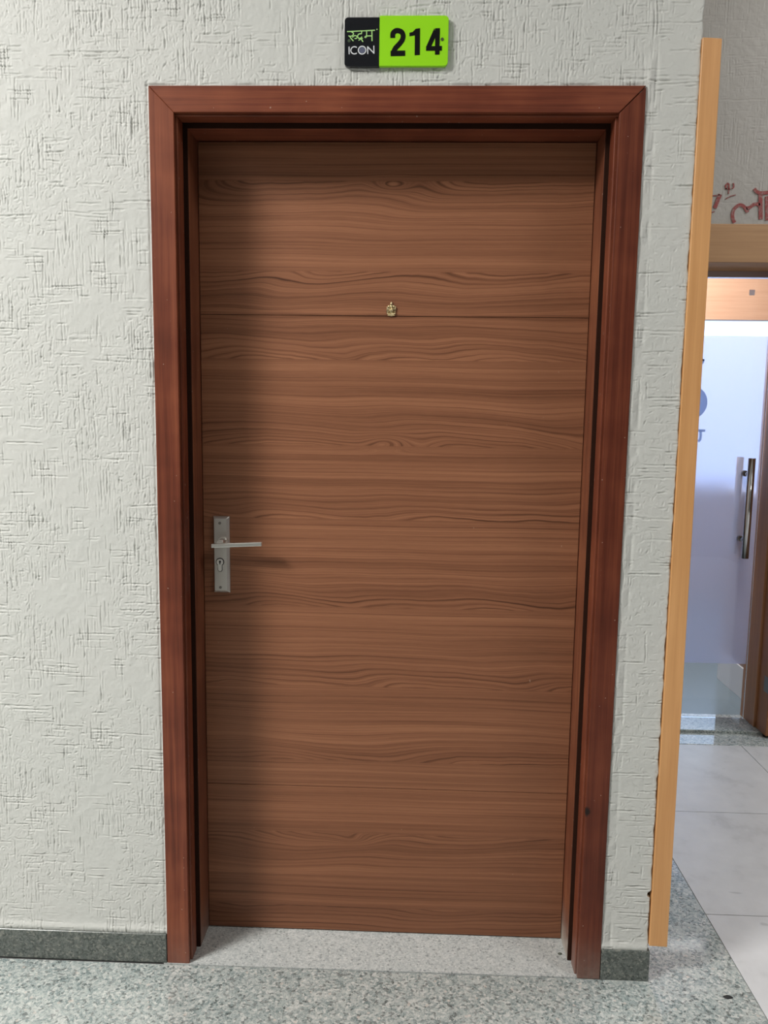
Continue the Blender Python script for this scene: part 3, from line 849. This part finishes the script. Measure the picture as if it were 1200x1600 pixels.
pf = empty('trim_2', (1.25, BY, 0), label='honey veneer portal frame around the frosted glass door', cat='door frame', kind='structure')
box('header', 0.78, 1.80, 1.550, 1.80, 2.0517, 2.2050, OAK_HEAD, pf, 0.0015, 1)
box('jamb', 1.648, 1.80, 1.550, 1.652, 0.012, 2.0517, OAK_JAMB2, pf, 0.002, 2)
box('jamb', 1.639, 1.80, 1.654, 1.80, 0.012, 2.0517, OAK_JAMB, pf, 0.002, 2)
box('jamb', 0.78, 0.862, 1.550, 1.80, 0.0, 2.0517, OAK_JAMB, pf, 0.002, 2)
box('strike_plate', 1.6465, 1.6485, 1.556, 1.598, 0.205, 0.275, mat_metal('dull_strike', (0.3, 0.3, 0.3), 0.5), pf, 0.0006, 1)
blob('door_stopper', 1.664, 1.578, 0.014, 0.012, 0.016, RUBBER, seed=8, label='black rubber stopper on the floor at the portal jamb', cat='door stop')

# ------------------------------------------------------------------ frosted glass door
GY = 1.75
gd = empty('door_2', (1.25, GY, 0.014), label='frosted glass office door with a long steel pull bar', cat='door', kind='structure')
box('glass_pane', 0.868, 1.634, GY, GY + 0.010, 0.0125, 2.026, GLASS, gd, 0.0008, 1)
box('top_rail', 0.868, 1.638, GY - 0.010, GY + 0.022, 2.0245, 2.0515, mat_metal('aluminium_rail', (0.62, 0.60, 0.70), 0.35), gd, 0.001, 1)
film = box('frosted_film', 0.870, 1.631, GY + 0.0105, GY + 0.0112, 0.2745, 1.7745, FILM, gd, label='frosted film on the glass')
def mark(strokes, discs=()):
    bm = bmesh.new()
    for pts, w in strokes: add_ribbon(bm, pts, w, GY - 0.0012, GY - 0.0006)
    for (mx, mz, rr) in discs: add_prism(bm, arc(mx, mz, rr, rr, 0, 360, 32)[:-1], GY - 0.0012, GY - 0.0006)
    bm_obj('film_mark', bm, FILM_MARK, gd, label='blue grey sign cut into the film')
mark([], [(1.297, 1.480, 0.0755)])
mark([([(1.27, 1.356), (1.371, 1.356)], 0.011), (smooth_path([(1.3505, 1.352), (1.352, 1.330), (1.350, 1.315), (1.343, 1.307)]), 0.011)])
mark([([(1.345, 1.672), (1.338, 1.650)], 0.010), ([(1.28, 1.668), (1.346, 1.668)], 0.006)])
box('sticker', 1.5235, 1.5475, GY - 0.0010, GY - 0.0004, 1.950, 1.974, mat_film('white_sticker', (0.95, 0.93, 0.92), 0.0, 0.5), gd)
# pull bars, outside and inside
def pull(side, yb):
    bm = bmesh.new()
    add_cyl(bm, (1.561, yb, 0.788), 0.0155, 0.450, 'z', 24)
    for zz in (0.868, 1.166):
        a, b = sorted((yb, GY + (0 if side < 0 else 0.010)))
        add_cyl(bm, (1.561, a, zz), 0.0095, b - a, 'y', 18)
        add_cyl(bm, (1.561, (GY - 0.004) if side < 0 else GY + 0.0115, zz), 0.0135, 0.004, 'y', 18)
    bm_obj('pull_bar', bm, CHROME, gd, smooth=False)
pull(-1, GY - 0.062); pull(1, GY + 0.062)

# ------------------------------------------------------------------ office behind the glass
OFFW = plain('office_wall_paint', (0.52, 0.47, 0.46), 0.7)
box('wall_office_back', 0.15, 3.25, 4.40, 4.46, 0, 2.8, OFFW, label='white office wall seen through the glass door', cat='wall', kind='structure')
box('wall_office_left', 0.10, 0.20, 1.80, 4.46, 0, 2.8, OFFW, label='white office side wall left of the glass door', cat='wall', kind='structure')
box('wall_office_right', 3.2, 3.3, 1.80, 4.46, 0, 2.8, OFFW, label='white office side wall right of the glass door', cat='wall', kind='structure')
box('ceiling_office', 0.10, 3.3, 1.80, 4.46, 2.8, 2.86, CEIL, label='white office ceiling beyond the glass door', cat='ceiling', kind='structure')
box('bulkhead', 0.20, 3.20, 3.0, 3.06, 1.996, 2.80, OAK_PANEL, bevel=0.001, seg=1, label='pale wood bulkhead panel behind the top of the glass door', cat='panel')
dk = empty('reception_desk', (1.75, 2.1, 0.002), label='brown desk on a white plinth behind the frosted glass', cat='desk')
box('plinth', 1.745, 2.30, 1.86, 2.36, 0.002, 0.160, WHITE, dk, 0.001, 1)
box('desk_body', 1.752, 2.30, 1.86, 2.36, 0.160, 1.02, BROWN, dk, 0.002, 1)
box('desk_top', 1.735, 2.32, 1.85, 2.38, 1.02, 1.05, WHITE, dk, 0.003, 1)

wn = empty('window_1', (1.7, 4.40, 0.88), label='bright daylit office window seen through the frosted glass', cat='window', kind='structure')
SKYP = NT('daylit_window_pane')
SKYP.b.inputs['Emission Color'].default_value = (0.56, 0.72, 1.0, 1)
SKYP.b.inputs['Emission Strength'].default_value = 2.1
SKYP.base((0.5, 0.55, 0.6), 0.2)
ALU = plain('white_window_bars', (0.75, 0.76, 0.78), 0.4)
for k in range(3):
    xa = 0.50 + k * 0.82
    pn = box('pane', xa, xa + 0.80, 4.385, 4.395, 0.90, 2.42, SKYP.mat, wn)
for xa in (0.48, 1.30, 2.12, 2.94):
    box('window_bar', xa, xa + 0.02, 4.37, 4.40, 0.88, 2.44, ALU, wn)
box('window_sill', 0.46, 2.98, 4.34, 4.40, 0.86, 0.88, ALU, wn)
box('window_head', 0.46, 2.98, 4.36, 4.40, 2.42, 2.45, ALU, wn)
